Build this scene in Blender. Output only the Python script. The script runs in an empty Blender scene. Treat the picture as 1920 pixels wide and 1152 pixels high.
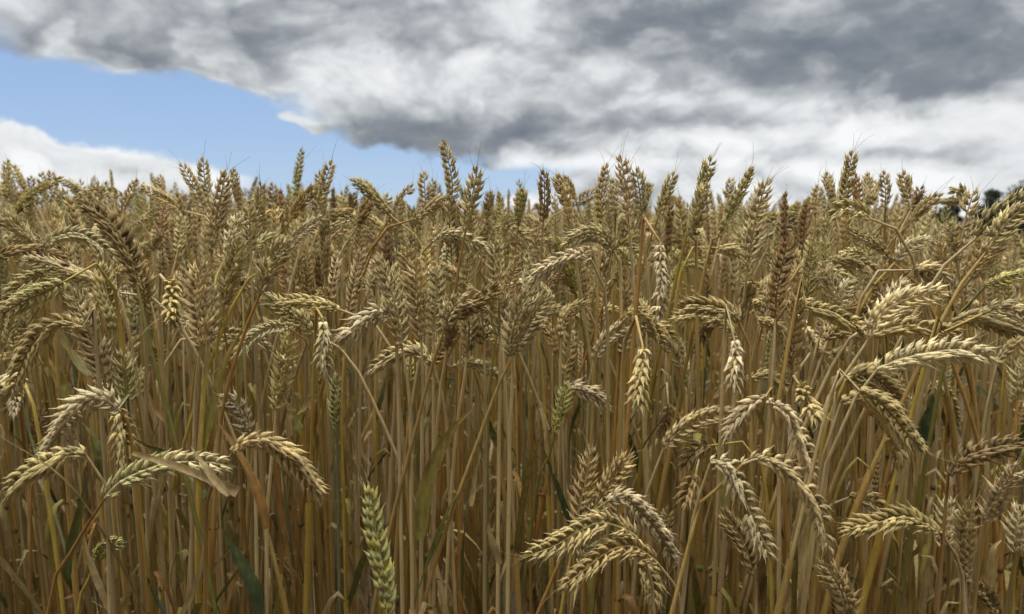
import bpy, math, random
import numpy as np
R = math.radians
rng = np.random.default_rng(11)
random.seed(11)
sc = bpy.context.scene
col = sc.collection

# ------------------------------------------------------------------ camera
FPX, CAMZ, PITCH = 1280.0, 1.0, R(7.8)
cd = bpy.data.cameras.new('camera')
cam = bpy.data.objects.new('camera', cd)
col.objects.link(cam)
cam.location = (0, 0, CAMZ)
cam.rotation_euler = (R(90) - PITCH, 0, 0)
cd.sensor_width = 36.0
cd.lens = 36.0 * FPX / 1920.0
cd.clip_start, cd.clip_end = 0.02, 6000
cd.dof.use_dof = True
cd.dof.focus_distance = 0.62
cd.dof.aperture_fstop = 7.5
sc.camera = cam


def ray(px, py):
    a, b = (px - 960) / FPX, (576 - py) / FPX
    return np.array([a, b * math.sin(PITCH) + math.cos(PITCH), b * math.cos(PITCH) - math.sin(PITCH)])


def at(px, py, y):
    d = ray(px, py)
    return np.array([0, 0, CAMZ]) + d * (y / d[1])


def proj(p):
    x, y, z = p[0], p[1], p[2] - CAMZ
    f = y * math.cos(PITCH) - z * math.sin(PITCH)
    u = y * math.sin(PITCH) + z * math.cos(PITCH)
    return 960 + FPX * x / f, 576 - FPX * u / f


# ------------------------------------------------------------------ sun + sky
SUN_EL, SUN_AZ = R(70), R(215)          # azimuth from +Y towards +X
sd = bpy.data.lights.new('sun', 'SUN')
sun = bpy.data.objects.new('sun', sd)
col.objects.link(sun)
sd.energy = 1.25
sd.angle = R(16)
sd.color = (1.0, 0.955, 0.87)
sun.rotation_euler = (R(90) - SUN_EL, 0, math.pi - SUN_AZ)
sc.view_settings.view_transform = 'Standard'
sc.view_settings.look = 'None'
sc.view_settings.exposure = 0.0
sc.view_settings.gamma = 1.0
sc.cycles.use_denoising = True
sc.cycles.max_bounces = 6
sc.cycles.diffuse_bounces = 2
sc.cycles.transparent_max_bounces = 4

w = bpy.data.worlds.new('World')
sc.world = w
w.use_nodes = True
nt = w.node_tree
nt.nodes.clear()


class S:
    """a float socket with arithmetic"""
    def __init__(s, sock): s.k = sock

    @staticmethod
    def op(o, *a, clamp=False):
        n = nt.nodes.new('ShaderNodeMath')
        n.operation = o
        n.use_clamp = clamp
        for i, x in enumerate(a):
            if isinstance(x, S): nt.links.new(x.k, n.inputs[i])
            else: n.inputs[i].default_value = x
        return S(n.outputs[0])

    def __add__(s, o): return S.op('ADD', s, o)
    def __sub__(s, o): return S.op('SUBTRACT', s, o)
    def __mul__(s, o): return S.op('MULTIPLY', s, o)
    def __truediv__(s, o): return S.op('DIVIDE', s, o)


def nz(vec, scale, detail, rough, off=0.0):
    n = nt.nodes.new('ShaderNodeTexNoise')
    n.inputs['Scale'].default_value = scale
    n.inputs['Detail'].default_value = detail
    n.inputs['Roughness'].default_value = rough
    c = nt.nodes.new('ShaderNodeCombineXYZ')
    for i, v in enumerate(vec):
        if isinstance(v, S): nt.links.new(v.k, c.inputs[i])
        else: c.inputs[i].default_value = v
    c2 = nt.nodes.new('ShaderNodeVectorMath')
    c2.operation = 'ADD'
    nt.links.new(c.outputs[0], c2.inputs[0])
    c2.inputs[1].default_value = (off, off * .7, off * 1.3)
    nt.links.new(c2.outputs[0], n.inputs['Vector'])
    return S(n.outputs['Fac'])


def sstep(x, a, b):
    n = nt.nodes.new('ShaderNodeMapRange')
    n.interpolation_type = 'SMOOTHSTEP'
    nt.links.new(x.k, n.inputs['Value'])
    n.inputs['From Min'].default_value = a
    n.inputs['From Max'].default_value = b
    return S(n.outputs['Result'])


def ramp(x, stops):
    n = nt.nodes.new('ShaderNodeValToRGB')
    nt.links.new(x.k, n.inputs[0])
    e = n.color_ramp.elements
    while len(e) < len(stops): e.new(0.5)
    for q, (p, c) in zip(e, stops):
        q.position = p
        q.color = (*c, 1)
    return n.outputs[0]


def mixc(f, a, b, mode='MIX'):
    n = nt.nodes.new('ShaderNodeMix')
    n.data_type = 'RGBA'
    n.blend_type = mode
    n.clamp_factor = True
    n.clamp_result = False
    if isinstance(f, S): nt.links.new(f.k, n.inputs[0])
    else: n.inputs[0].default_value = f
    for i, v in ((6, a), (7, b)):
        if isinstance(v, tuple): n.inputs[i].default_value = (*v, 1)
        else: nt.links.new(v, n.inputs[i])
    return n.outputs[2]


tc = nt.nodes.new('ShaderNodeTexCoord')
sx = nt.nodes.new('ShaderNodeSeparateXYZ')
nt.links.new(tc.outputs['Generated'], sx.inputs[0])
X, Y, Z = (S(o) for o in sx.outputs)
AZ = S.op('ARCTAN2', X, Y) * (180 / math.pi)
EL = S.op('ARCSINE', Z) * (180 / math.pi)


def azel(px, py):
    d = ray(px, py)
    d = d / np.linalg.norm(d)
    return math.degrees(math.atan2(d[0], d[1])), math.degrees(math.asin(d[2]))


# cloud texture: warped coordinates, then billows lit from above (the field minus itself a little higher up)
nA = nz((AZ * .085, EL * .14, 0.0), 1.0, 3, .5, 3.1)
nB = nz((AZ * .085, EL * .14, 0.0), 1.0, 3, .5, 17.7)
nE = nz((AZ * .42, EL * .60, 0.0), 1.0, 5, .58, 77.0)
nF = nz((AZ * .42, EL * .60, 0.0), 1.0, 5, .58, 31.0)
AZw = AZ + (nA - .5) * 9.0 + (nE - .5) * 2.4
ELw = EL + (nB - .5) * 4.5 + (nF - .5) * 1.7


AZc = AZ + (nA - .5) * 7.0
ELc = EL + (nB - .5) * 3.5


def billow(dy):
    return nz((AZc * .15, (ELc + dy) * .25, 0.0), 1.0, 5, .50, 52.6)


nC, nC2 = billow(0.0), billow(1.1)
lit = (nC - nC2) * 1.0


def blob(px, py, rx, ry):
    cx, cy = azel(px, py)
    k = 45.0 / 1000
    u = (AZw - cx) * (1 / (rx * k))
    v = (ELw - cy) * (1 / (ry * k))
    return S.op('EXPONENT', (u * u + v * v) * -1.0)


def total(bl):
    t = None
    for b in bl:
        g = blob(*b[:4]) * b[4]
        t = g if t is None else t + g
    return t


holes = [(-40, 170, 210, 60, 1.0), (170, 195, 220, 58, 1.15), (390, 235, 170, 62, 1.15), (560, 300, 170, 50, 1.1), (700, 340, 190, 44, 1.2),
         (880, 340, 130, 46, 1.2), (980, 340, 70, 26, .8)]
anti = [(760, 250, 120, 34, 1.1), (562, 224, 30, 10, 1.0), (75, 226, 40, 5, .45), (420, 236, 50, 5, .4), (640, 205, 40, 14, .5), (440, 152, 60, 12, .5), (905, 300, 50, 8, .5), (330, 110, 190, 30, .7), (40, 290, 150, 34, 1.0), (985, 392, 30, 10, .7), (230, 335, 190, 24, .9)]
H = total(holes) - total(anti) + (nC - .5) * .9
cover = S.op('SUBTRACT', 1.0, sstep(H + (nE - .5) * .45, .10, .76))
tones = [(300, 100, 250, 42, -.22), (640, 70, 240, 40, -.16), (720, 268, 130, 34, -.42), (870, 230, 120, 28, -.20), (1330, 60, 260, 60, -.20),
         (1680, 120, 250, 60, -.34), (1880, 40, 170, 90, -.22), (1640, 190, 90, 20, -.14), (1150, 235, 150, 22, -.12), (1680, 285, 150, 16, -.24),
         (1240, 290, 90, 14, -.14), (1010, 230, 60, 20, -.12),
         (120, 50, 200, 40, .14), (860, 120, 190, 44, .16), (965, 15, 60, 60, .26), (1120, 140, 70, 24, .16), (1360, 175, 130, 22, .22),
         (1800, 215, 260, 36, .30), (1450, 250, 260, 40, .22), (1100, 320, 130, 30, .26), (150, 290, 260, 60, .27), (1850, 320, 200, 44, .24),
         (640, 170, 110, 34, .10), (985, 390, 80, 20, .4), (1560, 350, 300, 34, .22), (1650, 400, 260, 18, .35), (420, 345, 160, 20, .2)]
B = S.op('MAXIMUM', total(tones) * 1.3, -.30) + .49 + (nC - .5) * -.30 + lit * 1.5 + S.op('SUBTRACT', 1.0, sstep(nC + (nE - .5) * .12, .36, .47)) * .26 + (nE - .5) * .09 + sstep(EL, 18.0, 55.0) * .50 - sstep(Y * -1.0, -.1, .45) * S.op('SUBTRACT', 1.0, sstep(EL, 30.0, 60.0)) * .25  # last terms brighten the unseen sky overhead and darken it behind, for crop lighting
edge = S.op('SUBTRACT', 1.0, sstep(S.op('ABSOLUTE', H - .22), .0, .26))
B = B + edge * .06
cloudc = ramp(B, [(0.0, (.17, .20, .245)), (.26, (.255, .28, .315)), (.50, (.47, .50, .525)), (.72, (.75, .775, .79)), (1.0, (.94, .95, .965))])
sky = nt.nodes.new('ShaderNodeTexSky')
sky.sky_type = 'NISHITA'
sky.sun_disc = False
sky.sun_elevation = SUN_EL
sky.sun_rotation = SUN_AZ
sky.air_density = 1.0
sky.dust_density = 0.3
sky.ozone_density = 2.0
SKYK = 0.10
rear = S.op('SUBTRACT', 1.0, sstep(Y * -1.0, -.1, .4) * S.op('SUBTRACT', 1.0, sstep(EL, 45.0, 70.0)) * .75)   # added dimming of unseen low sky behind the camera, cuts light on stems
glow = (sstep(EL, 22.0, 70.0) * 3.1 + 1.0) * rear * (1 / SKYK)      # unseen overhead sky boosted to light the ears from above
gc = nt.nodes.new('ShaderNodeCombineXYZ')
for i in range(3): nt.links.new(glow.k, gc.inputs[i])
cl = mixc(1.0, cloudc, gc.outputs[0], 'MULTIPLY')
clear = ramp(EL * (1 / 60.0), [(0.0, (4.9, 6.5, 8.7)), (.10, (3.9, 5.6, 8.4)), (.28, (2.7, 4.4, 7.8)), (1.0, (1.0, 2.2, 5.2))])
blue = mixc(.85, sky.outputs[0], clear)
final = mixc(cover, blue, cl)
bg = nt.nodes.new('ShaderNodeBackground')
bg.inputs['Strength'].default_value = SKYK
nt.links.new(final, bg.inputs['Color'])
wo = nt.nodes.new('ShaderNodeOutputWorld')
nt.links.new(bg.outputs[0], wo.inputs[0])


# ------------------------------------------------------------------ materials
def mat(name):
    m = bpy.data.materials.new(name)
    m.use_nodes = True
    t = m.node_tree
    return m, t, t.nodes['Principled BSDF']


def plant_mat(name, scale, amt, rough, trans, spec=.3, spots=0.0):
    m, t, p = mat(name)
    a = t.nodes.new('ShaderNodeAttribute')
    a.attribute_name = 'tint'
    g = t.nodes.new('ShaderNodeNewGeometry')
    mp = t.nodes.new('ShaderNodeMapping')
    mp.inputs['Scale'].default_value = scale
    t.links.new(g.outputs['Position'], mp.inputs[0])
    n = t.nodes.new('ShaderNodeTexNoise')
    n.inputs['Scale'].default_value = 1
    n.inputs['Detail'].default_value = 4
    t.links.new(mp.outputs[0], n.inputs['Vector'])
    mr = t.nodes.new('ShaderNodeMapRange')
    mr.inputs['From Min'].default_value = .25
    mr.inputs['From Max'].default_value = .75
    mr.inputs['To Min'].default_value = 1 - amt
    mr.inputs['To Max'].default_value = 1 + amt
    t.links.new(n.outputs['Fac'], mr.inputs['Value'])
    mx = t.nodes.new('ShaderNodeMix')
    mx.data_type = 'RGBA'
    mx.blend_type = 'MULTIPLY'
    mx.inputs[0].default_value = 1
    t.links.new(a.outputs['Color'], mx.inputs[6])
    t.links.new(mr.outputs[0], mx.inputs[7])
    out = mx.outputs[2]
    if spots:
        n2 = t.nodes.new('ShaderNodeTexNoise')
        n2.inputs['Scale'].default_value = 230
        n2.inputs['Detail'].default_value = 3
        t.links.new(g.outputs['Position'], n2.inputs['Vector'])
        r2 = t.nodes.new('ShaderNodeMapRange')
        r2.inputs['From Min'].default_value = .60
        r2.inputs['From Max'].default_value = .72
        r2.inputs['To Max'].default_value = spots
        t.links.new(n2.outputs['Fac'], r2.inputs['Value'])
        m2 = t.nodes.new('ShaderNodeMix')
        m2.data_type = 'RGBA'
        t.links.new(r2.outputs[0], m2.inputs[0])
        t.links.new(out, m2.inputs[6])
        m2.inputs[7].default_value = (.10, .06, .025, 1)
        out = m2.outputs[2]
    t.links.new(out, p.inputs['Base Color'])
    p.inputs['Roughness'].default_value = rough
    p.inputs['Specular IOR Level'].default_value = spec
    if trans:
        tr = t.nodes.new('ShaderNodeBsdfTranslucent')
        t.links.new(out, tr.inputs['Color'])
        ms = t.nodes.new('ShaderNodeMixShader')
        ms.inputs[0].default_value = trans
        t.links.new(p.outputs[0], ms.inputs[1])
        t.links.new(tr.outputs[0], ms.inputs[2])
        t.links.new(ms.outputs[0], t.nodes['Material Output'].inputs[0])
    return m


M_HUSK = plant_mat('wheat_husk', (700, 700, 700), .28, .70, .10, .18, .42)
M_STRAW = plant_mat('wheat_straw', (420, 420, 22), .28, .42, 0, .40, .25)
M_LEAF = plant_mat('wheat_leaf', (300, 300, 45), .34, .55, .22, .3, .55)
MATS = [M_HUSK, M_STRAW, M_LEAF]

m_soil, t, p = mat('dry_soil')
n = t.nodes.new('ShaderNodeTexNoise')
n.inputs['Scale'].default_value = 18
n.inputs['Detail'].default_value = 8
g = t.nodes.new('ShaderNodeNewGeometry')
t.links.new(g.outputs['Position'], n.inputs['Vector'])
r = t.nodes.new('ShaderNodeValToRGB')
r.color_ramp.elements[0].color = (.035, .024, .014, 1)
r.color_ramp.elements[1].color = (.12, .085, .05, 1)
t.links.new(n.outputs['Fac'], r.inputs[0])
t.links.new(r.outputs[0], p.inputs['Base Color'])
p.inputs['Roughness'].default_value = .95


# ------------------------------------------------------------------ mesh builder
class MB:
    def __init__(s): s.v, s.f, s.c, s.m, s.n = [], [], [], [], 0

    def add(s, v, f, c, m):
        s.v.append(v); s.f.append(f + s.n); s.c.append(c); s.n += len(v)
        s.m.append(np.full(len(f), m, np.int32))

    def arrays(s):
        return np.concatenate(s.v), np.concatenate(s.f), np.concatenate(s.c), np.concatenate(s.m)

    def build(s, name, parent=None, origin=None, mats=None):
        v, f, c, m = s.arrays()
        return mesh_obj(name, v, f, c, m, parent, origin, mats)


def mesh_obj(name, v, f, c, m, parent=None, origin=None, mats=None):
    v = np.asarray(v, np.float32)
    if origin is not None: v = v - np.asarray(origin, np.float32)
    me = bpy.data.meshes.new(name)
    nv, nf = len(v), len(f)
    me.vertices.add(nv)
    me.vertices.foreach_set('co', v.ravel())
    me.loops.add(nf * 4)
    me.loops.foreach_set('vertex_index', np.ascontiguousarray(f, np.int32).ravel())
    me.polygons.add(nf)
    me.polygons.foreach_set('loop_start', np.arange(0, nf * 4, 4, dtype=np.int32))
    used = np.unique(m)
    ml = mats or MATS
    remap = np.zeros(int(used.max()) + 1, np.int32)
    for i, u in enumerate(used):
        remap[u] = i
        me.materials.append(ml[u])
    me.polygons.foreach_set('material_index', remap[m])
    me.polygons.foreach_set('use_smooth', np.ones(nf, bool))
    a = me.attributes.new('tint', 'FLOAT_COLOR', 'POINT')
    a.data.foreach_set('color', np.concatenate([c, np.ones((nv, 1))], 1).astype(np.float32).ravel())
    me.update(calc_edges=True)
    o = bpy.data.objects.new(name, me)
    col.objects.link(o)
    if parent is not None: o.parent = parent
    return o


def unit(a):
    return a / (np.linalg.norm(a, axis=-1, keepdims=True) + 1e-12)


def smooth(pts, n):
    """Catmull-Rom through pts, resampled to n points evenly by length"""
    p = np.asarray(pts, float)
    if len(p) == 2: p = np.array([p[0], (p[0] + p[1]) / 2, p[1]])
    e = np.vstack([2 * p[0] - p[1], p, 2 * p[-1] - p[-2]])
    out = []
    tt = np.linspace(0, 1, 12, endpoint=False)[:, None]
    for i in range(1, len(e) - 2):
        a, b, c, d = e[i - 1], e[i], e[i + 1], e[i + 2]
        out.append(.5 * (2 * b + (c - a) * tt + (2 * a - 5 * b + 4 * c - d) * tt ** 2 + (3 * b - a - 3 * c + d) * tt ** 3))
    q = np.vstack(out + [p[-1:]])
    s = np.concatenate([[0], np.cumsum(np.linalg.norm(np.diff(q, axis=0), axis=1))])
    u = np.linspace(0, s[-1], n)
    return np.stack([np.interp(u, s, q[:, k]) for k in range(3)], 1)


def length(p): return float(np.linalg.norm(np.diff(p, axis=0), axis=1).sum())


def tube(path, rad, sides, c):
    n = len(path)
    T = unit(np.gradient(path, axis=0))
    ref = np.array([1., 0, 0]) if abs(T[0][0]) < .8 else np.array([0, 1., 0])
    A = []
    a = unit(ref - T[0] * (ref @ T[0]))
    for i in range(n):
        a = unit(a - T[i] * (a @ T[i]))
        A.append(a)
    A = np.array(A)
    Bn = np.cross(T, A)
    ph = np.linspace(0, 2 * math.pi, sides, endpoint=False)
    rad = np.broadcast_to(np.asarray(rad, float), (n,))
    v = path[:, None] + rad[:, None, None] * (np.cos(ph)[None, :, None] * A[:, None] + np.sin(ph)[None, :, None] * Bn[:, None])
    c = np.broadcast_to(np.asarray(c, float), (n, 3))
    return v.reshape(-1, 3), gridquads(n, sides, True), np.repeat(c, sides, 0)


_gq = {}


def gridquads(n, s, wrap):
    k = (n, s, wrap)
    if k not in _gq:
        i, j = np.meshgrid(np.arange(n - 1), np.arange(s if wrap else s - 1), indexing='ij')
        j2 = (j + 1) % s
        _gq[k] = np.stack([i * s + j, i * s + j2, (i + 1) * s + j2, (i + 1) * s + j], -1).reshape(-1, 4)
    return _gq[k]


# ---- one husk: a keeled, pointed boat along +z, x = width, y = outward
def husk(L, W, TH, rings, sides, beak):
    if rings >= 7:
        tt = np.array([0, .10, .30, .55, .78, .93, 1.0 + beak]); ww = np.array([.30, .74, 1, .94, .60, .24, .02])
    elif rings == 5:
        tt = np.array([0, .22, .55, .85, 1.0 + beak]); ww = np.array([.35, .95, .95, .45, .03])
    elif rings == 4:
        tt = np.array([0, .3, .72, 1.0 + beak]); ww = np.array([.4, 1, .75, .03])
    else:
        tt = np.array([0, .42, 1.0 + beak]); ww = np.array([.4, 1, .05])
    ph = np.linspace(0, 2 * math.pi, sides, endpoint=False) + math.pi / 2
    x = np.cos(ph); y = np.sin(ph)
    y = np.where(y > 0, y * 1.0, y * .7)
    v = np.zeros((len(tt), sides, 3))
    v[..., 0] = ww[:, None] * W * x
    v[..., 1] = ww[:, None] * TH * y + (TH * .8 * np.sin(np.clip(tt, 0, 1) * math.pi) + np.maximum(tt - .9, 0) * L * .12)[:, None]
    v[..., 2] = (tt * L)[:, None]
    shade = np.interp(tt, [0, .15, .6, .9, 1.2], [.78, .95, 1.0, 1.10, 1.25])
    pale = np.interp(tt, [0, .5, .85, 1.2], [0, .04, .22, .5])
    return v.reshape(-1, 3), gridquads(len(tt), sides, True), np.repeat(shade, sides), np.repeat(pale, sides)


def rotm(ax, a):
    c, s = math.cos(a), math.sin(a)
    return {'x': np.array([[1, 0, 0], [0, c, -s], [0, s, c]]), 'y': np.array([[c, 0, s], [0, 1, 0], [-s, 0, c]]),
            'z': np.array([[c, -s, 0], [s, c, 0], [0, 0, 1]])}[ax]


def spikelet(rr, lod, opn):
    rings, sides = {0: (7, 6), 1: (5, 5), 2: (4, 4), 3: (3, 3)}[lod]
    mm = .001
    j = lambda a: a * (1 + rr.normal() * .07)
    hs = []
    if lod <= 1:
        for s in (-1, 1):
            hs.append((9.2, 2.3, 1.9, s * 1.75, .5, -.4, s * (15 + 10 * opn), 2 + 3 * opn, .12 + .18 * rr.random()))
        if lod == 0:
            for s in (-1, 1):
                hs.append((11.2, 2.25, 1.85, s * 1.1, 1.6, 1.2, s * (7 + 14 * opn), 4 + 7 * opn, .15 + .40 * rr.random()))
            hs.append((9.6, 1.9, 1.6, rr.normal() * .3, .6, 3.2, rr.normal() * 6, -2, .15 + .4 * rr.random()))
        else:
            hs.append((12.5, 2.6, 2.2, 0, 1.2, 1.2, 0, 3 + 4 * opn, .30))
    elif lod == 2:
        for s in (-1, 1):
            hs.append((12.0, 2.7, 2.4, s * 1.5, .7, -.4, s * (11 + 8 * opn), 3, .2))
    else:
        hs.append((12.5, 4.0, 2.6, 0, .7, 0, 0, 3, .15))
    V, F, Sh, Pa, n = [], [], [], [], 0
    for (L, W, TH, ox, oy, oz, fan, tilt, beak) in hs:
        v, f, s, pl = husk(j(L) * mm, j(W) * mm, j(TH) * mm, rings, sides, beak)
        v = v @ rotm('y', R(fan + rr.normal() * 4)).T
        v = v @ rotm('x', R(-tilt + rr.normal() * 3)).T
        v = v + np.array([ox, oy, oz]) * mm
        V.append(v); F.append(f + n); n += len(v)
        Sh.append(s * (1 + rr.normal() * .08)); Pa.append(pl)
    return np.concatenate(V), np.concatenate(F), np.concatenate(Sh), np.concatenate(Pa)


rs = np.random.default_rng(3)
SPK = {lod: {o: [spikelet(rs, lod, o) for _ in range(10)] for o in (0.0, .5, 1.0)} for lod in range(4)}

EAR = {'t': (.53, .435, .215), 'p': (.63, .54, .32), 'b': (.42, .32, .15), 'd': (.29, .21, .10), 'g': (.43, .41, .155),
       'y': (.53, .42, .18), 's': (.47, .405, .17)}
PALE = np.array([.68, .59, .37])


SZ = .82


def ear_geo(path, key, rr, lod, roll, opn, size=1.0, view=None, base_green=0.0):
    """pieces: [('spikelet', v, f, c)...] + rachis, for an ear along path (base to tip)"""
    L = length(path)
    size *= SZ
    per = {0: .0044, 1: .0050, 2: .0062, 3: .0090}[lod] * size
    n = int(np.clip(round(L / per), 8, 26))
    q = smooth(path, 40)
    s = np.linspace(0, 1, 40)
    T = unit(np.gradient(q, axis=0))
    size *= float(np.exp(rr.normal() * .07))
    base = np.array(EAR[key]) * np.array([.99, .95, .88]) * np.exp(rr.normal(size=3) * .025) * np.exp(rr.normal() * .10)
    out = []
    I0 = None
    for i in range(n + 1):
        u = (i + .15) / (n + .6) * .93
        P = np.array([np.interp(u, s, q[:, k]) for k in range(3)])
        t = unit(np.array([np.interp(u, s, T[:, k]) for k in range(3)]))
        V = view if view is not None else np.array([0, 1., 0])
        I = np.cross(t, V)
        if np.linalg.norm(I) < .15: I = I0 if I0 is not None else np.cross(t, np.array([1., 0, 0]))
        I = unit(I - t * (I @ t))
        if I0 is not None and I @ I0 < 0: I = -I
        I0 = I
        W = np.cross(I, t)
        a = roll + .35 * math.sin(u * 4 + roll)
        Sd = math.cos(a) * I + math.sin(a) * W
        sg = 1 if i % 2 == 0 else -1
        o = Sd * sg
        last = i == n
        tilt = R((17 + 15 * opn + rr.normal() * 5)) if not last else R(4)
        tilt *= 1.0 - .45 * u * u
        if lod <= 1 and not last:
            x = rr.random()
            if x < .018 and key != 'g': continue            # a spikelet that has fallen out
            if x < .11: tilt += R(rr.uniform(6, 20))
        zax = unit(t * math.cos(tilt) + o * math.sin(tilt))
        yax = unit(o * math.cos(tilt) - t * math.sin(tilt))
        yaw = rr.normal() * .10
        xax = np.cross(yax, zax)
        xax, yax = xax * math.cos(yaw) + yax * math.sin(yaw), yax * math.cos(yaw) - xax * math.sin(yaw)
        M = np.stack([xax, yax, zax], 1)
        k = size * np.interp(u, [0, .12, .3, .7, 1], [.62, .88, 1.06, .98, .58]) * (1 + rr.normal() * .05)
        if lod >= 2: k *= 1.15
        var = SPK[lod][0.0 if opn < .3 else .5 if opn < .75 else 1.0]
        v, f, sh, pl = var[rr.integers(len(var))]
        if rr.random() < .5: v = v * np.array([-1, 1, 1]); f = f[:, ::-1]
        vv = (v * k) @ M.T + P + o * (.0009 * size if not last else 0)
        cc = base * np.exp(rr.normal() * .15) * (np.array([1.08, 1.0, .72]) if key == 'g' and rr.random() < .35 else 1.0)
        if base_green and u < .5: cc = cc * (1 - base_green) + np.array(EAR['g']) * base_green
        lt = PALE if key in 'tpys' else (np.array([.52, .50, .26]) if key == 'g' else base * 1.7)
        c = cc[None] * sh[:, None] * (1 - pl[:, None]) + lt[None] * pl[:, None]
        out.append(('spikelet', vv, f, c))
    if lod <= 1:
        v, f, c = tube(smooth(path, 14), np.linspace(.0013, .0006, 14) * size, 5, base * .8)
        out.append(('rachis', v, f, c))
    return out


def awn_geo(P, d, L, rr, c, sides=3, curl=1.0):
    side = unit(np.cross(d, rr.normal(size=3)))
    n = 9
    t = np.linspace(0, 1, n)[:, None]
    p = P + d * L * t + side * (t ** 2) * L * rr.uniform(.1, .55) * curl
    return tube(p, np.linspace(.00030, .00011, n), sides, c)


STEM = {'straw': (.41, .285, .095), 'grey': (.50, .385, .195), 'glaucous': (.225, .228, .122), 'yellow': (.42, .31, .065),
        'orange': (.36, .21, .06), 'green': (.225, .215, .055), 'brown': (.26, .155, .055)}
LEAFC = {'green': ((.090, .100, .026), (.16, .145, .035)), 'dark': ((.048, .066, .022), (.075, .085, .025)), 'yellow': ((.26, .23, .05), (.34, .24, .06)),
         'dry': ((.37, .265, .105), (.46, .34, .15)), 'orange': ((.30, .15, .035), (.34, .20, .06)), 'mix': ((.12, .15, .035), (.36, .21, .06))}


def leaf_geo(path, width, key, rr, side=None, twist=0.0, n=14, end=False, fold=.25):
    q = smooth(path, n)
    T = unit(np.gradient(q, axis=0))
    if side is None: side = np.array([1., 0, 0])
    t = np.linspace(0, 1, n)
    prof = np.interp(t, [0, .06, .3, .65, 1], [.45, .8, 1, .8, .06]) if not end else np.interp(t, [0, .12, .5, .8, 1], [.35, .5, .7, .95, 1])
    a0, a1 = np.array(LEAFC[key][0]), np.array(LEAFC[key][1])
    tone = .72 * np.exp(rr.normal() * .15)
    v = np.zeros((n, 5, 3))
    c = np.zeros((n, 5, 3))
    wob = np.cumsum(rr.normal(size=n) * .05)
    prof = prof * (1 + rr.normal(size=n) * .07)
    for i in range(n):
        s = unit(side - T[i] * (side @ T[i]))
        nn = np.cross(T[i], s)
        a = twist * t[i] + wob[i] * 3
        sd = s * math.cos(a) + nn * math.sin(a)
        nm = np.cross(T[i], sd)
        for jn, u in enumerate((-1, -.5, 0, .5, 1)):
            v[i, jn] = q[i] + sd * u * prof[i] * width / 2 + nm * ((abs(u) - .5) * fold + rr.normal() * .10) * prof[i] * width / 2
            e = np.clip(t[i] * 1.1 + (abs(u) - .5) * .5, 0, 1)
            c[i, jn] = (a0 * (1 - e) + a1 * e) * tone
            if u == 0: c[i, jn] *= 1.18
    return v.reshape(-1, 3), gridquads(n, 5, False), c.reshape(-1, 3)


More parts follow.
